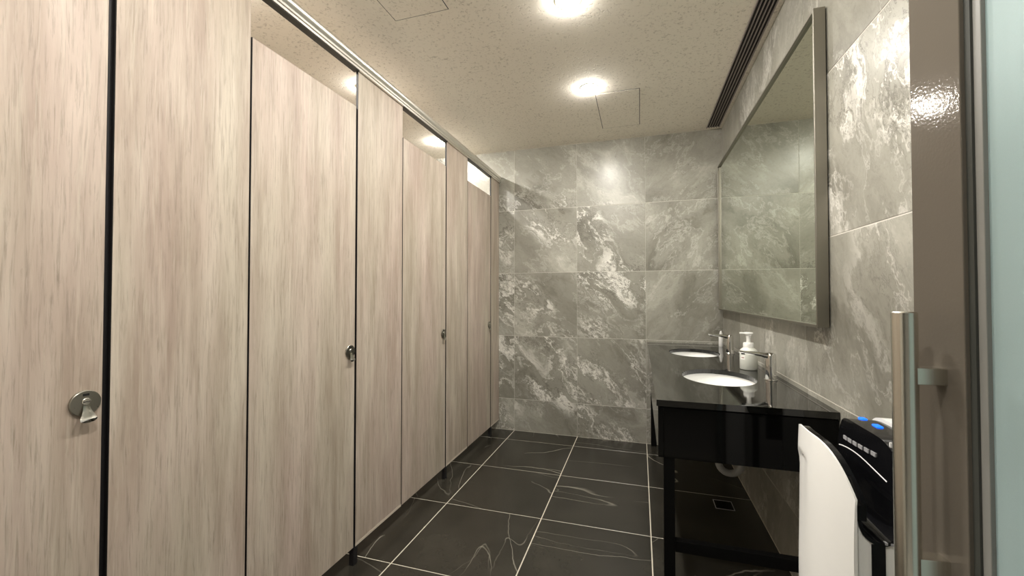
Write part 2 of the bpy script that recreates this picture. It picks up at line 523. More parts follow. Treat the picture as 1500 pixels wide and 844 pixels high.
# ------------------------------------------------------------------ tiled surfaces
tile_meshes = {}
def tile_mesh(w, h, t, plane, mat):
    """slab w x h, thickness t, metre UVs; plane: 'back' faces -Y, 'right' faces -X, 'left' +X, 'floor' faces +Z"""
    key = (round(w, 4), round(h, 4), plane, mat.name)
    if key in tile_meshes:
        return tile_meshes[key]
    bm = bmesh.new()
    uvl = bm.loops.layers.uv.new('UVMap')
    c = 0.0012
    def P(u, v, d):
        if plane == 'back': return (u, -d, v)
        if plane == 'right': return (-d, -u, v)
        if plane == 'left': return (d, u, v)
        return (u, v, d)
    rings = []
    for ins, d in ((0, 0), (0, t - c), (c, t)):
        a, b2 = w / 2 - ins, h / 2 - ins
        rings.append([(bm.verts.new(P(u, v, d)), (u, v)) for u, v in ((-a, -b2), (a, -b2), (a, b2), (-a, b2))])
    faces = [rings[2]]
    for r0, r1 in zip(rings, rings[1:]):
        for k in range(4):
            faces.append([r0[k], r0[(k + 1) % 4], r1[(k + 1) % 4], r1[k]])
    for f in faces:
        fc = bm.faces.new([v for v, _ in f])
        for lp, (_, uv) in zip(fc.loops, f):
            lp[uvl].uv = uv
    bmesh.ops.recalc_face_normals(bm, faces=bm.faces)
    me = bpy.data.meshes.new('tile')
    bm.to_mesh(me); bm.free()
    me.materials.append(mat)
    # make sure the face looks the right way
    tile_meshes[key] = me
    return me

def lay_tiles(parent, ucuts, vcuts, plane, const, t, gu, gv, mat, seeds=None, angles=None, amounts=None):
    for i in range(len(ucuts) - 1):
        for j in range(len(vcuts) - 1):
            u0, u1 = ucuts[i] + gu / 2, ucuts[i + 1] - gu / 2
            v0, v1 = vcuts[j] + gv / 2, vcuts[j + 1] - gv / 2
            if u1 - u0 < 0.01 or v1 - v0 < 0.01:
                continue
            me = tile_mesh(u1 - u0, v1 - v0, t, plane, mat)
            o = bpy.data.objects.new('tile', me)
            col.objects.link(o)
            uc, vc = (u0 + u1) / 2, (v0 + v1) / 2
            p = {'back': (uc, const, vc), 'right': (const, uc, vc), 'left': (const, uc, vc), 'floor': (uc, vc, const)}[plane]
            o.parent = parent
            o.location = Vector(p) - world_loc(parent)
            o['vein_angle'] = math.radians((angles or {}).get(i, -47.0) + random.uniform(-10, 10))
            o['vein_amount'] = (amounts or {}).get((i, j), (amounts or {}).get(i, 1.0))
            o['seed'] = (seeds or {}).get((i, j), random.random() * 3.0)

T = 0.010   # tile thickness in front of the grout bed
zc = [0.0, 0.3, 0.9, 1.5, 2.1, ZC]
# back wall
wall_back = struct(box('wall_back', XL - 0.15, XR + 0.15, YB + 0.0012, YB + 0.2, -0.1, ZC + 0.1, M['grout_wall']), 'grey marble tiled wall at the far end of the room', 'wall')
lay_tiles(wall_back, [XL, -2.349, -1.749, -1.149, -0.549, 0.051, XR], zc, 'back', YB + T, T, 0.0015, 0.003, M['marble'], angles={5: 42.0}, amounts={5: 0.12, (5, 0): 0.5, (5, 1): 0.8, (4, 4): 0.7, (3, 4): 0.8})
# right wall
wall_right = struct(box('wall_right', XR + 0.0012, XR + 0.2, YN - 0.2, YB + 0.001, -0.1, ZC + 0.1, M['grout_wall']), 'grey marble tiled wall behind the mirror and the wash counter', 'wall')
lay_tiles(wall_right, [YN, 0.208, 0.808, 2.008, 2.608, 3.208, YB], zc, 'right', XR + T, T, 0.0012, 0.003, M['marble'], amounts={5: 0.3, 4: 0.4, 3: 0.5, 2: 1.0, (2, 3): 1.1, (2, 2): 0.55}, angles={1: 30, 2: -25, 3: 20, 4: -15, 5: 10})
# wall behind the toilets
wall_left = struct(box('wall_left', XL - 0.2, XL - 0.0012, YN - 0.2, YB + 0.001, -0.1, ZC + 0.1, M['grout_wall']), 'grey tiled wall hidden behind the toilet stalls', 'wall')
lay_tiles(wall_left, [YN, 0.6, 1.2, 1.8, 2.4, 3.0, YB], zc, 'left', XL - T, T, 0.0015, 0.003, M['marble'])
# floor
floor = struct(box('floor', XL - 0.2, XR + 0.2, YN - 0.2, YB + 0.2, -0.2, -T + 0.0088, M['grout_floor']), 'polished black marble tiled floor with white veins', 'floor')
lay_tiles(floor, [XL, -2.349, -1.749, -1.149, -0.549, 0.051, XR], [YN, 0.547, 1.147, 1.747, 2.347, 2.947, 3.547, YB], 'floor', -T, T, 0.0055, 0.0045, M['floor'])
# ceiling
ceiling = struct(box('ceiling', XL - 0.2, XR + 0.2, YN - 0.2, YB + 0.2, ZC, ZC + 0.15, M['ceiling']), 'beige fissured acoustic board ceiling', 'ceiling')
# near wall with the doorway the camera stands in
DW0, DW1, DH = -0.46, 0.585, 2.15
bm = bmesh.new()
bm_box(XL - 0.1, DW0, YN - 0.15, YN, -0.05, ZC + 0.05, bm=bm)
bm_box(DW1, XR + 0.1, YN - 0.15, YN, -0.05, ZC + 0.05, bm=bm)
bm_box(DW0, DW1, YN - 0.15, YN, DH, ZC + 0.05, bm=bm)
struct(link_mesh('wall_near', bm, M['plaster']), 'painted wall around the entrance doorway', 'wall')
# corridor beyond the doorway
CY = -1.75
struct(box('floor_corridor', -2.2, 2.2, CY - 0.1, YN - 0.15, -0.2, -0.001, M['plaster']), 'corridor floor outside the doorway', 'floor')
struct(box('ceiling_corridor', -2.2, 2.2, CY - 0.1, YN - 0.15, 2.6, 2.7, M['plaster']), 'corridor ceiling outside the doorway', 'ceiling')
struct(box('wall_corridor', -2.2, 2.2, CY - 0.2, CY, -0.1, 2.65, M['plaster']), 'corridor wall opposite the doorway', 'wall')
struct(box('wall_corridor_left', -2.3, -2.1, CY, YN - 0.15, -0.1, 2.65, M['plaster']), 'corridor end wall on the stall side', 'wall')
struct(box('wall_corridor_right', 2.1, 2.3, CY, YN - 0.15, -0.1, 2.65, M['plaster']), 'corridor end wall on the wash counter side', 'wall')

# ------------------------------------------------------------------ toilet stalls
ZB, ZT, ZD = 0.088, 2.385, 2.202      # bottom, top of fixed panels, top of doors
TH = 0.013

def board(name, y0, y1, z0, z1, parent):
    """compact laminate board: decor on the two faces, black core on the edges"""
    bm = bmesh.new()
    ch = 0.0015
    rings = []
    for x, ins in ((XS - TH, ch), (XS - TH + ch, 0), (XS - ch, 0), (XS, ch)):
        rings.append([bm.verts.new((x, y, z)) for y, z in ((y0 + ins, z0 + ins), (y1 - ins, z0 + ins), (y1 - ins, z1 - ins), (y0 + ins, z1 - ins))])
    f = bm.faces.new(rings[0]); f.material_index = 0
    f = bm.faces.new(rings[-1]); f.material_index = 0
    for ri, (a, b2) in enumerate(zip(rings, rings[1:])):
        for k in range(4):
            f = bm.faces.new((a[k], a[(k + 1) % 4], b2[(k + 1) % 4], b2[k]))
            f.material_index = 1
    return link_mesh(name, bm, [M['wood'], M['core']], parent)

def stall_lock(parent, y, z):
    """round rosette with indicator slot, coin screw and a flared downward pull"""
    ro = link_mesh('lock_rosette', bm_lathe([(0.031, 0), (0.031, 0.0045), (0.0295, 0.006), (0.0, 0.0062)], (XS, y, z), 36, 'X', close=False), M['lock'], parent, smooth=True)
    box('indicator_window', XS + 0.005, XS + 0.0068, y - 0.006, y + 0.006, z + 0.018, z + 0.0235, M['core'], ro)
    link_mesh('coin_screw', bm_lathe([(0.009, 0.005), (0.009, 0.0085), (0.008, 0.0095), (0.0, 0.0096)], (XS, y, z + 0.004), 20, 'X', close=False), M['steel'], ro, smooth=True)
    box('coin_slot', XS + 0.0092, XS + 0.0100, y - 0.007, y + 0.007, z + 0.0032, z + 0.0048, M['core'], ro)
    # pull: a tab that runs down the rosette and curls outward, flaring
    bm = bmesh.new()
    prof = [(-0.006, 0.0062, 0.005), (-0.014, 0.0075, 0.0055), (-0.021, 0.0105, 0.0075), (-0.028, 0.0135, 0.0105), (-0.034, 0.0155, 0.0135), (-0.039, 0.0185, 0.0155)]
    rows = []
    for dz, dx, hw in prof:
        row = []
        for k in range(9):
            s = -1 + 2 * k / 8
            row.append(bm.verts.new((XS + dx - 0.006 * s * s * (dx / 0.033), y + s * hw, z + dz)))
        rows.append(row)
    for a, b2 in zip(rows, rows[1:]):
        for k in range(8):
            bm.faces.new((a[k], a[k + 1], b2[k + 1], b2[k]))
    bmesh.ops.recalc_face_normals(bm, faces=bm.faces)
    geo = bmesh.ops.solidify(bm, geom=list(bm.faces), thickness=0.0045)
    pl = link_mesh('lock_pull', bm, M['lock'], parent, smooth=True)
    link_mesh('pull_lip', bm_lathe([(0.0, -0.0045), (0.010, -0.0035), (0.0155, -0.001), (0.0165, 0.001), (0.0, 0.0025)], (XS + 0.0175, y, z - 0.0390), 24, 'X', close=False, sx=1.0, sy=0.42), M['chrome'], pl, smooth=True, angle=60)

doors = [(0.122, 0.700, 'nearest pale wood stall door, cut by the left photo edge, with round steel lock'),
         (1.110, 1.672, 'second pale wood stall door, widest one seen whole, between two fixed panels'),
         (2.086, 2.638, 'third pale wood stall door from the camera, with the small steel lock'),
         (3.029, 3.556, 'farthest narrow pale wood stall door next to the marble wall')]
panels = [(0.714, 1.105, 'nearest full-height fixed wood panel, directly right of the nearest stall door'),
          (1.684, 2.081, 'fixed full-height wood panel between the second and third stall doors'),
          (2.650, 3.024, 'fixed full-height wood panel between the third and farthest stall doors'),
          (3.568, YB - 0.002, 'narrow fixed wood panel meeting the far marble wall')]
for y0, y1, lab in doors:
    t = thing('stall_door', (XS - TH / 2, (y0 + y1) / 2, 0), lab, 'stall door', 'toilet stall doors')
    board('door_board', y0, y1, ZB, ZD, t)
    stall_lock(t, y1 - 0.036, 1.022)
    for hz in (0.35, 1.15, 1.95):       # concealed hinge knuckles on the inner face
        link_mesh('hinge', bm_lathe([(0.008, 0), (0.008, 0.07)], (XS - TH - 0.010, y0 + 0.012, hz), 12), M['steel'], t, smooth=True)
for i, (y0, y1, lab) in enumerate(panels):
    t = thing('stall_partition', (XS - TH / 2, (y0 + y1) / 2, 0), lab, 'partition panel', 'fixed stall front panels')
    board('panel_board', y0, y1, ZB, ZT, t)
    # black rubber stops behind the joints on both sides
    d0 = doors[i][1]
    box('door_stop', XS - TH - 0.012, XS - TH + 0.001, d0 + 0.002, y0 + 0.012, ZB, ZD, M['core'], t)
    if i < 3:
        box('hinge_stop', XS - TH - 0.010, XS - TH + 0.001, y1 - 0.012, y1 + 0.001, ZB, ZD, M['core'], t)
    box('bottom_edge', XS - TH + 0.004, XS + 0.0012, y0 + 0.001, y1 - 0.001, ZB - 0.001, ZB + 0.011, M['edge_strip'], t)
    box('foot', XS - TH - 0.012, XS - 0.001, y0 - 0.010, y0 + 0.018, 0.0005, ZB, M['core'], t)
# filler panel at the doorway side
t = thing('stall_partition', (XS - TH / 2, 0.0, 0), 'fixed wood panel beside the entrance, outside the left photo edge', 'partition panel', 'fixed stall front panels')
board('panel_board', YN + 0.004, 0.117, ZB, ZT, t)
box('foot', XS - TH + 0.002, XS - 0.004, 0.08, 0.11, 0.0005, ZB, M['core'], t)
# partitions between the stalls
for k, (y, nm) in enumerate(((0.91, 'first and second'), (1.88, 'second and third'), (2.84, 'third and farthest'))):
    o = box('stall_divider', XL + 0.002, XS - TH - 0.002, y - 0.016, y + 0.016, 0.12, 2.19, M['wood'])
    tag(o, 'wood divider between the %s stalls, behind the fronts' % nm, 'partition panel', 'dividers between the stalls')

# head rail : rounded aluminium channel
rail = thing('head_rail', (XS - 0.012, (YN + YB) / 2, 2.38), 'long aluminium rail along the tops of the wood stall fronts', 'rail')
zr0, zr1 = 2.380, 2.447
poly = [(XS - TH - 0.012, zr0), (XS - TH - 0.012, zr1 - 0.004), (XS - TH - 0.008, zr1)]
for k in range(13):
    a = math.radians(90 - 140 * k / 12)
    poly.append((XS + 0.004 + 0.021 * math.cos(a), zr1 - 0.021 + 0.021 * math.sin(a)))
poly += [(XS + 0.014, 2.405), (XS + 0.014, 2.401), (XS + 0.019, 2.399), (XS + 0.019, 2.392), (XS + 0.013, 2.390), (XS + 0.013, zr0)]
link_mesh('rail_profile', bm_prism(poly, YN + 0.002, YB - 0.001, 'Y'), M['alu'], rail, smooth=True, angle=25)
for ya, yb in [(d[0] - 0.004, d[1] + 0.012) for d in doors]:
    box('rail_underside_channel', XS - TH - 0.010, XS + 0.009, ya, yb, zr0 - 0.003, zr0 + 0.001, M['rubber'], rail)

# ------------------------------------------------------------------ mirror
MY0, MY1, MZ0, MZ1, MX = 1.776, 3.752, 1.168, 2.352, 0.620
mt = thing('wall_mirror', (XR, (MY0 + MY1) / 2, MZ0), 'large steel-framed mirror on the marble wall above the wash counter', 'mirror')
box('backing', MX + 0.016, XR - 0.005, MY0 + 0.003, MY1 - 0.003, MZ0 + 0.003, MZ1 - 0.003, M['blackmatte'], mt)
box('mirror_glass', MX + 0.0125, MX + 0.0165, MY0 + 0.005, MY1 - 0.005, MZ0 + 0.005, MZ1 - 0.005, M['mirror'], mt)
W = 0.010
box('frame_stile', MX, XR - 0.0045, MY0, MY0 + W, MZ0, MZ1, M['frame'], mt, 0.0012)
box('frame_stile', MX, XR - 0.0045, MY1 - W, MY1, MZ0, MZ1, M['frame'], mt, 0.0012)
box('frame_rail', MX, XR - 0.0045, MY0 + W, MY1 - W, MZ0, MZ0 + W, M['frame'], mt, 0.0012)
box('frame_rail', MX, XR - 0.0045, MY0 + W, MY1 - W, MZ1 - W, MZ1, M['frame'], mt, 0.0012)
for zz in (MZ0 + 0.2, MZ1 - 0.2):
    for yy in (MY0 + 0.3, MY1 - 0.3):
        box('wall_cleat', XR - 0.006, XR + 0.0005, yy - 0.03, yy + 0.03, zz - 0.02, zz + 0.02, M['blackmatte'], mt)

# ------------------------------------------------------------------ wash counter
CX0, CY0, CZ = 0.060, 1.712, 0.880
SINKS = [(0.370, 2.280), (0.366, 3.195)]
SA, SB = 0.166, 0.222                    # sink opening half axes in X and Y
def counter_mesh():
    bm = bmesh.new()
    zt, zb = CZ, CZ - 0.024
    ch = 0.0015
    x0, x1, y0, y1 = CX0, XR - 0.001, CY0, YB - 0.001
    def loop(pts, z):
        vs = [bm.verts.new((x, y, z)) for x, y in pts]
        es = [bm.edges.new((vs[i], vs[(i + 1) % len(vs)])) for i in range(len(vs))]
        return vs, es
    outer = [(x0, y0), (x1, y0), (x1, y1), (x0, y1)]
    holes = [[(sx + SA * math.cos(2 * PI * k / 56), sy + SB * math.sin(2 * PI * k / 56)) for k in range(56)] for sx, sy in SINKS]
    loops = {}
    for z in (zt, zb):
        E = []
        L = []
        for pts in [outer] + holes:
            vs, es = loop(pts, z); L.append(vs); E += es
        bmesh.ops.triangle_fill(bm, use_beauty=True, use_dissolve=False, edges=E)
        loops[z] = L
    bad = [f for f in bm.faces if any(((f.calc_center_median().x - sx) / SA) ** 2 + ((f.calc_center_median().y - sy) / SB) ** 2 < 0.98 for sx, sy in SINKS)]
    bmesh.ops.delete(bm, geom=bad, context='FACES_ONLY')
    for a, b2 in zip(loops[zt], loops[zb]):
        n = len(a)
        for k in range(n):
            bm.faces.new((a[k], a[(k + 1) % n], b2[(k + 1) % n], b2[k]))
    return bm
ct = thing('wash_counter', (0.36, 2.75, 0), 'long black polished stone wash counter on black legs under the mirror', 'counter')
link_mesh('counter_top', counter_mesh(), M['counter'], ct)
AZ = 0.657
box('front_apron', CX0 + 0.006, CX0 + 0.026, CY0 + 0.006, YB - 0.002, AZ, CZ - 0.030, M['blackgloss'], ct, 0.001)
box('end_apron', CX0 + 0.0265, XR - 0.002, CY0 + 0.006, CY0 + 0.026, AZ, CZ - 0.030, M['blackgloss'], ct, 0.001)
box('shadow_groove', CX0 + 0.012, XR - 0.003, CY0 + 0.012, CY0 + 0.030, CZ - 0.0305, CZ - 0.0238, M['blackmatte'], ct)
box('shadow_groove', CX0 + 0.012, CX0 + 0.030, CY0 + 0.030, YB - 0.003, CZ - 0.0305, CZ - 0.0238, M['blackmatte'], ct)
for p in ((1.726, 'n'), (3.745, 'f')):
    box('leg', CX0 + 0.026, CX0 + 0.066, p[0] - 0.004, p[0] + 0.036, 0.0005, AZ + 0.01, M['blackmatte'], ct, 0.001)
box('leg', XR - 0.045, XR - 0.005, 1.722, 1.762, 0.0005, AZ + 0.01, M['blackmatte'], ct, 0.001)
box('stretcher', CX0 + 0.0665, XR - 0.0455, 1.727, 1.757, 0.296, 0.338, M['blackmatte'], ct, 0.001)
box('stretcher', CX0 + 0.031, CX0 + 0.061, 1.7625, 3.7405, AZ + 0.001, AZ + 0.01, M['blackmatte'], ct)

def sink(sx, sy, label):
    t = thing('undermount_sink', (sx, sy, 0.70), label, 'sink', 'oval undermount sinks')
    prof_o, prof_i = [], []
    n = 14
    bm = bmesh.new()
    seg = 56
    rings = []
    def ring(fa, z):
        r = [bm.verts.new((sx + SA * fa * math.cos(2 * PI * k / seg), sy + SB * fa * math.sin(2 * PI * k / seg), z)) for k in range(seg)]
        rings.append(r)
    zt = CZ - 0.0245
    for k in range(n + 1):          # inner bowl
        a = PI / 2 * k / n
        ring(0.10 + 0.94 * math.sin(a) ** 0.75, zt - 0.005 - 0.150 * math.cos(a) ** 1.2 if k < n else zt)
    ring(1.12, zt)
    ring(1.12, zt - 0.018)
    for k in range(n, -1, -1):      # outer skin
        a = PI / 2 * k / n
        ring(0.10 + 0.98 * math.sin(a) ** 0.75, zt - 0.022 - 0.150 * math.cos(a) ** 1.2)
    for a, b2 in zip(rings, rings[1:]):
        for k in range(seg):
            bm.faces.new((a[k], a[(k + 1) % seg], b2[(k + 1) % seg], b2[k]))
    link_mesh('bowl', bm, M['ceramic'], t, smooth=True, angle=50)
    link_mesh('drain', bm_lathe([(0.0, 0.0), (0.026, 0.0), (0.026, 0.004), (0.020, 0.006), (0.0, 0.0065)], (sx, sy, zt - 0.1555), 24, close=False), M['chrome'], t, smooth=True)
    # tail pipe and P-trap
    pts = [(sx, sy, zt - 0.168), (sx, sy, 0.47)]
    R = 0.052
    for k in range(1, 13):
        a = PI * k / 12
        pts.append((sx + R - R * math.cos(a), sy, 0.46 - R * math.sin(a)))
    pts += [(sx + 2 * R, sy, 0.50)]
    for k in range(1, 7):
        a = PI / 2 * k / 6
        pts.append((sx + 2 * R + 0.03 * (1 - math.cos(a)), sy, 0.50 + 0.03 * math.sin(a)))
    pts.append((XR - 0.004, sy, 0.53))
    link_mesh('drain_trap', bm_tube(pts, 0.0165, 16), M['trap'], t, smooth=True, angle=60)
    return t
sink(*SINKS[0], 'near oval white sink set into the black counter')
sink(*SINKS[1], 'far oval white sink set into the black counter')

def faucet(fx, fy, label):
    t = thing('faucet', (fx, fy, CZ), label, 'faucet', 'chrome faucets on the counter')
    link_mesh('base_ring', bm_lathe([(0.0275, 0.0), (0.0275, 0.004), (0.026, 0.006)], (fx, fy, CZ + 0.0003), 32), M['chrome'], t, smooth=True)
    link_mesh('body', bm_lathe([(0.0245, 0.006), (0.0242, 0.02), (0.0235, 0.06), (0.0235, 0.105), (0.0228, 0.118), (0.0205, 0.127), (0.015, 0.131), (0.0, 0.132)], (fx, fy, CZ), 36, close=False), M['chrome'], t, smooth=True, angle=60)
    # flat blade-like spout swept from the body
    bm = bmesh.new()
    rows = []
    stations = [(0.012, 0.105, 0.130, 0.0175), (-0.018, 0.103, 0.131, 0.0180), (-0.040, 0.112, 0.1325, 0.0170), (-0.075, 0.119, 0.1345, 0.0155), (-0.108, 0.124, 0.1365, 0.0145), (-0.132, 0.127, 0.1375, 0.0135), (-0.138, 0.130, 0.1365, 0.0120)]
    for dx, z0, z1, hw in stations:
        ring = []
        for k in range(16):
            a = 2 * PI * k / 16
            cx, cz2 = math.cos(a), math.sin(a)
            px = math.copysign(abs(cx) ** 0.55, cx); pz = math.copysign(abs(cz2) ** 0.55, cz2)
            ring.append(bm.verts.new((fx + dx, fy + hw * px, CZ + (z0 + z1) / 2 + (z1 - z0) / 2 * pz)))
        rows.append(ring)
    for a, b2 in zip(rows, rows[1:]):
        for k in range(16):
            bm.faces.new((a[k], a[(k + 1) % 16], b2[(k + 1) % 16], b2[k]))
    bm.faces.new(rows[0]); bm.faces.new(rows[-1])
    sp = link_mesh('spout', bm, M['chrome'], t, smooth=True, angle=60)
    link_mesh('aerator', bm_lathe([(0.0085, 0.0), (0.0085, 0.007)], (fx - 0.117, fy, CZ + 0.1195), 16), M['blackmatte'], sp, smooth=True)
    return t
faucet(0.597, 2.262, 'near chrome faucet beside the foam soap bottle')
faucet(0.597, 3.200, 'far chrome faucet in front of the slim white bottle')

# foam soap bottle
bx, by = 0.570, 2.560
t = thing('soap_bottle', (bx, by, CZ), 'milky white foam soap pump bottle standing between the two faucets', 'soap bottle')
link_mesh('bottle', bm_lathe([(0.0, 0.0005), (0.040, 0.0005), (0.0435, 0.004), (0.0435, 0.098), (0.042, 0.105), (0.036, 0.112), (0.028, 0.118), (0.026, 0.122)], (bx, by, CZ), 40, close=False), M['milky'], t, smooth=True, angle=50)
link_mesh('collar', bm_lathe([(0.026, 0.118), (0.0265, 0.120), (0.0265, 0.142), (0.024, 0.147), (0.011, 0.149), (0.0105, 0.160), (0.0105, 0.176)], (bx, by, CZ), 32), M['white_plastic'], t, smooth=True, angle=40)
pump = link_mesh('pump_head', bm_lathe([(0.012, 0.174), (0.0125, 0.186), (0.020, 0.193), (0.024, 0.196), (0.024, 0.2005), (0.021, 0.203)], (bx, by, CZ), 28), M['white_plastic'], t, smooth=True, angle=40)
box('nozzle', bx - 0.044, bx - 0.006, by - 0.008, by + 0.008, CZ + 0.194, CZ + 0.2025, M['white_plastic'], t, 0.003)
# small wrapped label on the side towards the sinks
bm = bmesh.new()
ring = []
for k in range(7):
    a = math.radians(202 + 5.5 * k)
    ring.append([bm.verts.new((bx + 0.0439 * math.cos(a), by + 0.0439 * math.sin(a), CZ + z)) for z in (0.056, 0.078)])
for a, b2 in zip(ring, ring[1:]):
    bm.faces.new((a[0], b2[0], b2[1], a[1]))
lb = link_mesh('label', bm, M['label'], t, smooth=True)
bm = bmesh.new()
ring = []
for k in range(5):
    a = math.radians(207 + 5.5 * k)
    ring.append([bm.verts.new((bx + 0.0441 * math.cos(a), by + 0.0441 * math.sin(a), CZ + z)) for z in (0.065, 0.069)])
for a, b2 in zip(ring, ring[1:]):
    bm.faces.new((a[0], b2[0], b2[1], a[1]))
link_mesh('label_print', bm, M['print'], lb, smooth=True)

# slim white bottle in the far corner
wx, wy = 0.616, 3.640
t = thing('slim_bottle', (wx, wy, CZ), 'slim white cylinder bottle behind the far faucet in the corner', 'bottle')
link_mesh('bottle', bm_lathe([(0.0, 0.0004), (0.0155, 0.0004), (0.0165, 0.002), (0.0165, 0.082), (0.015, 0.086)], (wx, wy, CZ), 28), M['white_plastic'], t, smooth=True)
link_mesh('cap', bm_lathe([(0.0115, 0.0862), (0.0115, 0.100), (0.009, 0.112), (0.005, 0.122), (0.004, 0.124)], (wx, wy, CZ), 24), M['white_plastic'], t, smooth=True)

# stop valve on the wall under the counter
vx, vy, vz = 0.625, 2.20, 0.50
t = thing('stop_valve', (XR, vy, vz), 'small dark stop valve on the wall under the black counter', 'valve')
link_mesh('valve_body', bm_tube([(XR - 0.002, vy, vz), (vx, vy, vz)], 0.011, 14), M['blackmatte'], t, smooth=True)
link_mesh('valve_knob', bm_lathe([(0.015, 0), (0.018, 0.004), (0.018, 0.014), (0.014, 0.018)], (vx, vy, vz), 16, '-X'), M['blackmatte'], t, smooth=True)
link_mesh('supply_hose', bm_tube([(vx + 0.008, vy, vz + 0.008), (vx + 0.006, vy + 0.005, vz + 0.1), (vx - 0.01, vy + 0.04, vz + 0.2), (0.60, 2.262, CZ - 0.03)], 0.006, 10), M['steel'], t, smooth=True)

# floor drain cover
t = thing('floor_drain', (0.485, 2.825, 0), 'square metal-rimmed drain cover in the floor under the counter', 'drain')
for a in ((0.432, 0.538, 2.768, 2.772), (0.432, 0.538, 2.878, 2.882), (0.432, 0.436, 2.772, 2.878), (0.534, 0.538, 2.772, 2.878)):
    box('rim', *a, 0.0, 0.0025, M['grey_mark'], t)
box('cover_plate', 0.436, 0.534, 2.772, 2.878, 0.0, 0.0012, M['blackgloss'], t)

# ------------------------------------------------------------------ hand dryer
DYC, DHW = 1.228, 0.150
dry = thing('hand_dryer', (0.54, DYC, 0.3), 'white and gloss black jet hand dryer with blue lights by the steel door handle', 'hand dryer')
def curved_shell(xf, bow, zt, drop, zb, thick, hw, p=2.4, q=4.0, back=None, crease=False):
    """upright shell bowed in plan and arched on top; front at X=xf in its middle"""
    bm = bmesh.new()
    nu, nv = 40, (60 if crease else 14)
    F, B = [], []
    for i in range(nu + 1):
        u = -1 + 2 * i / nu
        u = math.copysign(abs(u) ** 0.8, u)
        x = xf + bow * abs(u) ** p
        ztop = zt - drop * abs(u) ** q
        colf, colb = [], []
        for j in range(nv + 1):
            v = j / nv
            z = zb + (ztop - zb) * v
            lean = 0.004 * max(0, (v - 0.75) / 0.25) ** 2
            if crease:      # shallow embossed step under the arched rim, strongest on the far side
                k = min(1, max(0, (ztop - 0.066 - 0.03 * max(0, -u) - z) / 0.006)) * min(1, max(0, (u + 0.15) / 0.4)) * min(1, max(0, (0.95 - u) / 0.35)) * min(1, max(0, (z - 0.55) / 0.25))
                lean += 0.0065 * k * k * (3 - 2 * k)
            colf.append(bm.verts.new((x + lean, DYC + u * hw, z)))
            xb = back if back is not None else x + thick
            colb.append(bm.verts.new((max(xb, x + lean + 0.004), DYC + u * hw, z)))
        F.append(colf); B.append(colb)
    for i in range(nu):
        for j in range(nv):
            bm.faces.new((F[i][j], F[i + 1][j], F[i + 1][j + 1], F[i][j + 1]))
            bm.faces.new((B[i][j], B[i][j + 1], B[i + 1][j + 1], B[i + 1][j]))
        bm.faces.new((F[i][nv], F[i + 1][nv], B[i + 1][nv], B[i][nv]))
        bm.faces.new((F[i][0], B[i][0], B[i + 1][0], F[i + 1][0]))
    for i in (0, nu):
        for j in range(nv):
            bm.faces.new((F[i][j], F[i][j + 1], B[i][j + 1], B[i][j]))
    return bm
link_mesh('front_shell', curved_shell(0.398, 0.040, 0.945, 0.100, 0.30, 0.007, DHW, crease=True), M['white_plastic'], dry, smooth=True, angle=40)
link_mesh('front_lining', curved_shell(0.4055, 0.0400, 0.942, 0.103, 0.80, 0.018, DHW - 0.003), M['black_plastic'], dry, smooth=True, angle=40)
rear = link_mesh('rear_panel', curved_shell(0.512, 0.012, 0.965, 0.055, 0.66, 0.1, DHW - 0.004, q=5, back=0.585), M['black_plastic'], dry, smooth=True, angle=40)
link_mesh('rear_housing', curved_shell(0.586, 0.004, 0.972, 0.060, 0.30, 0.07, DHW, q=5, back=XR - 0.001), M['white_plastic'], dry, smooth=True, angle=40)
# lower body with the rounded bottom of the hand slot
SX, SRX, SRZ = 0.488, 0.040, 0.046
poly = [(0.4435, 0.30), (0.4435, 0.796)]
for k in range(0, 11):
    a = PI * k / 10
    poly.append((SX - SRX * math.cos(a), 0.798 - SRZ * math.sin(a)))
poly += [(0.586, 0.798), (0.586, 0.30)]
link_mesh('lower_body', bm_prism(poly, DYC - DHW + 0.004, DYC + DHW - 0.004, 'Y'), M['white_plastic'], dry, smooth=True, angle=40)
poly = []
for k in range(0, 13):
    a = PI * k / 12
    poly.append((SX - (SRX + 0.001) * math.cos(a), 0.800 - (SRZ + 0.001) * math.sin(a)))
for k in range(12, -1, -1):
    a = PI * k / 12
    poly.append((SX - (SRX - 0.006) * math.cos(a), 0.800 - (SRZ - 0.006) * math.sin(a)))
link_mesh('slot_lining', bm_prism(poly, DYC - DHW + 0.001, DYC + DHW - 0.001, 'Y'), M['black_plastic'], dry, smooth=True, angle=40)
for yy in (DYC - DHW + 0.0025, DYC + DHW - 0.0045):
    box('drain_seam', 0.471, 0.4955, yy, yy + 0.002, 0.30, 0.754, M['black_plastic'], dry)
for k in range(6):
    y = 1.302 - 0.0275 * k
    x = 0.512 + 0.012 * abs((y - DYC) / DHW) ** 2.4
    box('level_mark', x - 0.0012, x + 0.004, y - 0.0095, y + 0.0095, 0.908 + 0.0016 * k, 0.917 + 0.0016 * k, M['grey_mark'], rear)
pts = []
for k in range(13):
    y = 1.352 - 0.232 * k / 12
    pts.append((0.5128 + 0.012 * abs((y - DYC) / DHW) ** 2.4, y, 0.872 + 0.022 * math.sin(PI * (0.10 + 0.85 * k / 12))))
link_mesh('white_line', bm_tube(pts, 0.0018, 8), M['white_mark'], rear, smooth=True)
for y, w in ((1.308, 0.010), (1.238, 0.013)):
    box('indicator_light', 0.548, 0.563, y - w, y + w, 0.9300, (0.9665 if y > 1.3 else 0.9685), M['blue_led'], rear, 0.003)
for k in range(3):
    box('sensor_dot', 0.524 + 0.008 * k, 0.528 + 0.008 * k, 1.118, 1.122, 0.940, 0.9625, M['white_mark'], rear)
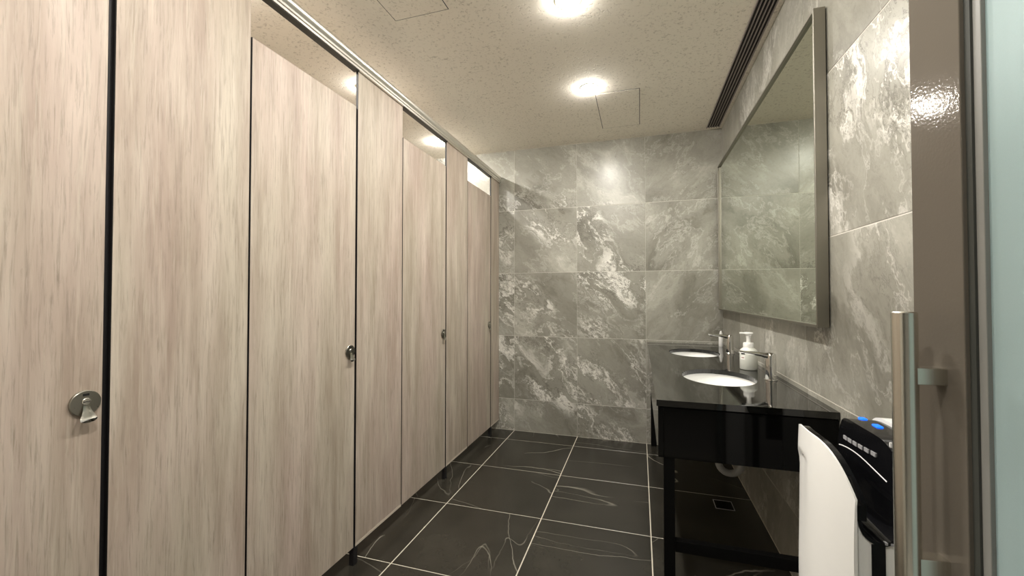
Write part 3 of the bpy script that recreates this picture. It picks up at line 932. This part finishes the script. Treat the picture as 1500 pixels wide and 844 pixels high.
for k in range(2, 4):  # small highlight at the slot's near end, put in as grey blocks
    box('slot_glint', 0.474 + 0.010 * k, 0.479 + 0.010 * k, DYC - DHW, DYC - DHW + 0.008, 0.757, 0.762, M['grey_mark'], dry)

# ------------------------------------------------------------------ entrance door leaf, open into the room
A = Vector((0.442, 0.868, 0))
ROT = math.atan2(-0.096, 0.995)     # leaf runs back from A; local +Y points to the free edge
door = bpy.data.objects.new('door_1', None)
col.objects.link(door)
door.location = A
door.rotation_euler = (0, 0, math.radians(6.2))
door['kind'] = 'structure'; door['label'] = 'open frosted glass entrance door with bronze-grey metal stiles'; door['category'] = 'door'
# local frame: face toward the room is x=0, thickness to +x, leaf extends to -y
LW, LT, LH = 0.945, 0.040, 2.12
def dbox(name, x0, x1, y0, y1, z0, z1, mat, parent=door, bev=0.0):
    return box(name, x0, x1, y0, y1, z0, z1, mat, parent, bev, local=True)
SW = 0.097
dbox('stile', 0, LT, -SW, 0, 0.012, LH, M['stile'], bev=0.0015)
dbox('stile', 0, LT, -LW, -LW + SW, 0.012, LH, M['stile'], bev=0.0015)
dbox('top_rail', 0, LT, -LW + SW, -SW, LH - 0.097, LH, M['stile'], bev=0.0015)
dbox('bottom_rail', 0, LT, -LW + SW, -SW, 0.012, 0.16, M['stile'], bev=0.0015)
dbox('glazing_gasket', 0.006, LT - 0.006, -SW - 0.010, -SW, 0.16, LH - 0.097, M['rubber'])
dbox('glazing_bead', 0.009, LT - 0.009, -SW - 0.023, -SW - 0.010, 0.16, LH - 0.097, M['bead'], bev=0.001)
dbox('glazing_bead', 0.009, LT - 0.009, -LW + SW, -LW + SW + 0.02, 0.16, LH - 0.097, M['bead'], bev=0.001)
dbox('glass', 0.015, 0.025, -LW + SW + 0.02, -SW - 0.023, 0.16, LH - 0.097, M['frosted'])
for hz in (0.3, 1.06, 1.85):
    link_mesh('hinge', bm_lathe([(0.010, 0), (0.010, 0.1)], (LT - 0.002, -LW - 0.008, hz), 14), M['steel'], door, smooth=True, local=True)
hx, hy = -0.047, -0.052
bar = link_mesh('handle_bar', bm_lathe([(0.0, 0.0), (0.0142, 0.0), (0.0162, 0.002), (0.0162, 0.476), (0.0142, 0.478), (0.0, 0.478)], (hx, hy, 0.783), 40, close=False), M['steel'], door, smooth=True, local=True)
for z in (1.148, 0.855):
    o = dbox('handle_bracket', hx + 0.005, 0.001, hy - 0.014, hy + 0.010, z, z + 0.026, M['steel'], bev=0.001)

# ------------------------------------------------------------------ ceiling fittings
def downlight(x, y, label, mat=None, z=ZC, group='ceiling downlights'):
    t = thing('downlight', (x, y, z), label, 'downlight', group)
    link_mesh('trim_ring', bm_lathe([(0.060, 0.0), (0.059, -0.003), (0.051, -0.004), (0.050, 0.0)], (x, y, z), 36, close=False), M['lamp_trim'], t, smooth=True)
    link_mesh('lens', bm_lathe([(0.050, -0.0005), (0.048, -0.0065), (0.039, -0.0110), (0.022, -0.0135), (0.0, -0.0140)], (x, y, z), 36, close=False), mat or M['lamp'], t, smooth=True)
    return t
downlight(-0.320, 2.790, 'round lit downlight next to the far ceiling hatch')
downlight(-0.318, 1.925, 'round lit downlight cut by the top photo edge')
downlight(-0.318, 1.060, 'round downlight nearer the doorway, above the photo frame')
downlight(-0.318, 0.195, 'round downlight just inside the doorway, above the photo frame')
downlight(-1.755, 3.375, 'round lit downlight above the farthest stalls, half behind the third stall front')
downlight(-1.755, 2.340, 'round lit downlight glimpsed over the second stall door')
downlight(-1.755, 1.310, 'round downlight above the second stall, hidden by its door')
downlight(-1.755, 0.410, 'round downlight above the nearest stall, hidden by its door')
downlight(0.25, -0.95, 'round cool downlight in the corridor outside', M['corridor_lamp'], 2.6, 'corridor downlights')

def hatch(x0, x1, y0, y1, label):
    t = thing('ceiling_hatch', ((x0 + x1) / 2, (y0 + y1) / 2, ZC), label, 'ceiling hatch', 'ceiling access hatches')
    g = 0.004
    for a in ((x0, x1, y0, y0 + g), (x0, x1, y1 - g, y1), (x0, x0 + g, y0 + g, y1 - g), (x1 - g, x1, y0 + g, y1 - g)):
        box('shadow_frame', *a, ZC - 0.0012, ZC + 0.001, M['slot_dark'], t)
    box('hatch_board', x0 + g, x1 - g, y0 + g, y1 - g, ZC - 0.0022, ZC + 0.001, M['ceiling'], t)
hatch(-0.290, 0.008, 2.890, 3.508, 'square access hatch in the ceiling beside the far downlight')
hatch(-1.181, -0.883, 1.200, 1.812, 'access hatch in the ceiling close to the stall rail, cut by the top edge')

t = thing('slot_diffuser', (0.586, 2.9, ZC), 'long dark linear air diffuser slot in the ceiling above the mirror', 'air vent')
SX0, SX1, SY0, SY1 = 0.540, 0.632, 1.70, 3.742
box('duct', SX0, SX1, SY0, SY1, ZC - 0.0015, ZC + 0.001, M['slot_dark'], t)
for k in range(6):
    x = SX0 + (SX1 - SX0) * k / 5
    box('vane', x - 0.0030, x + 0.0030, SY0, SY1, ZC - 0.009, ZC - 0.0012, M['vane'], t)
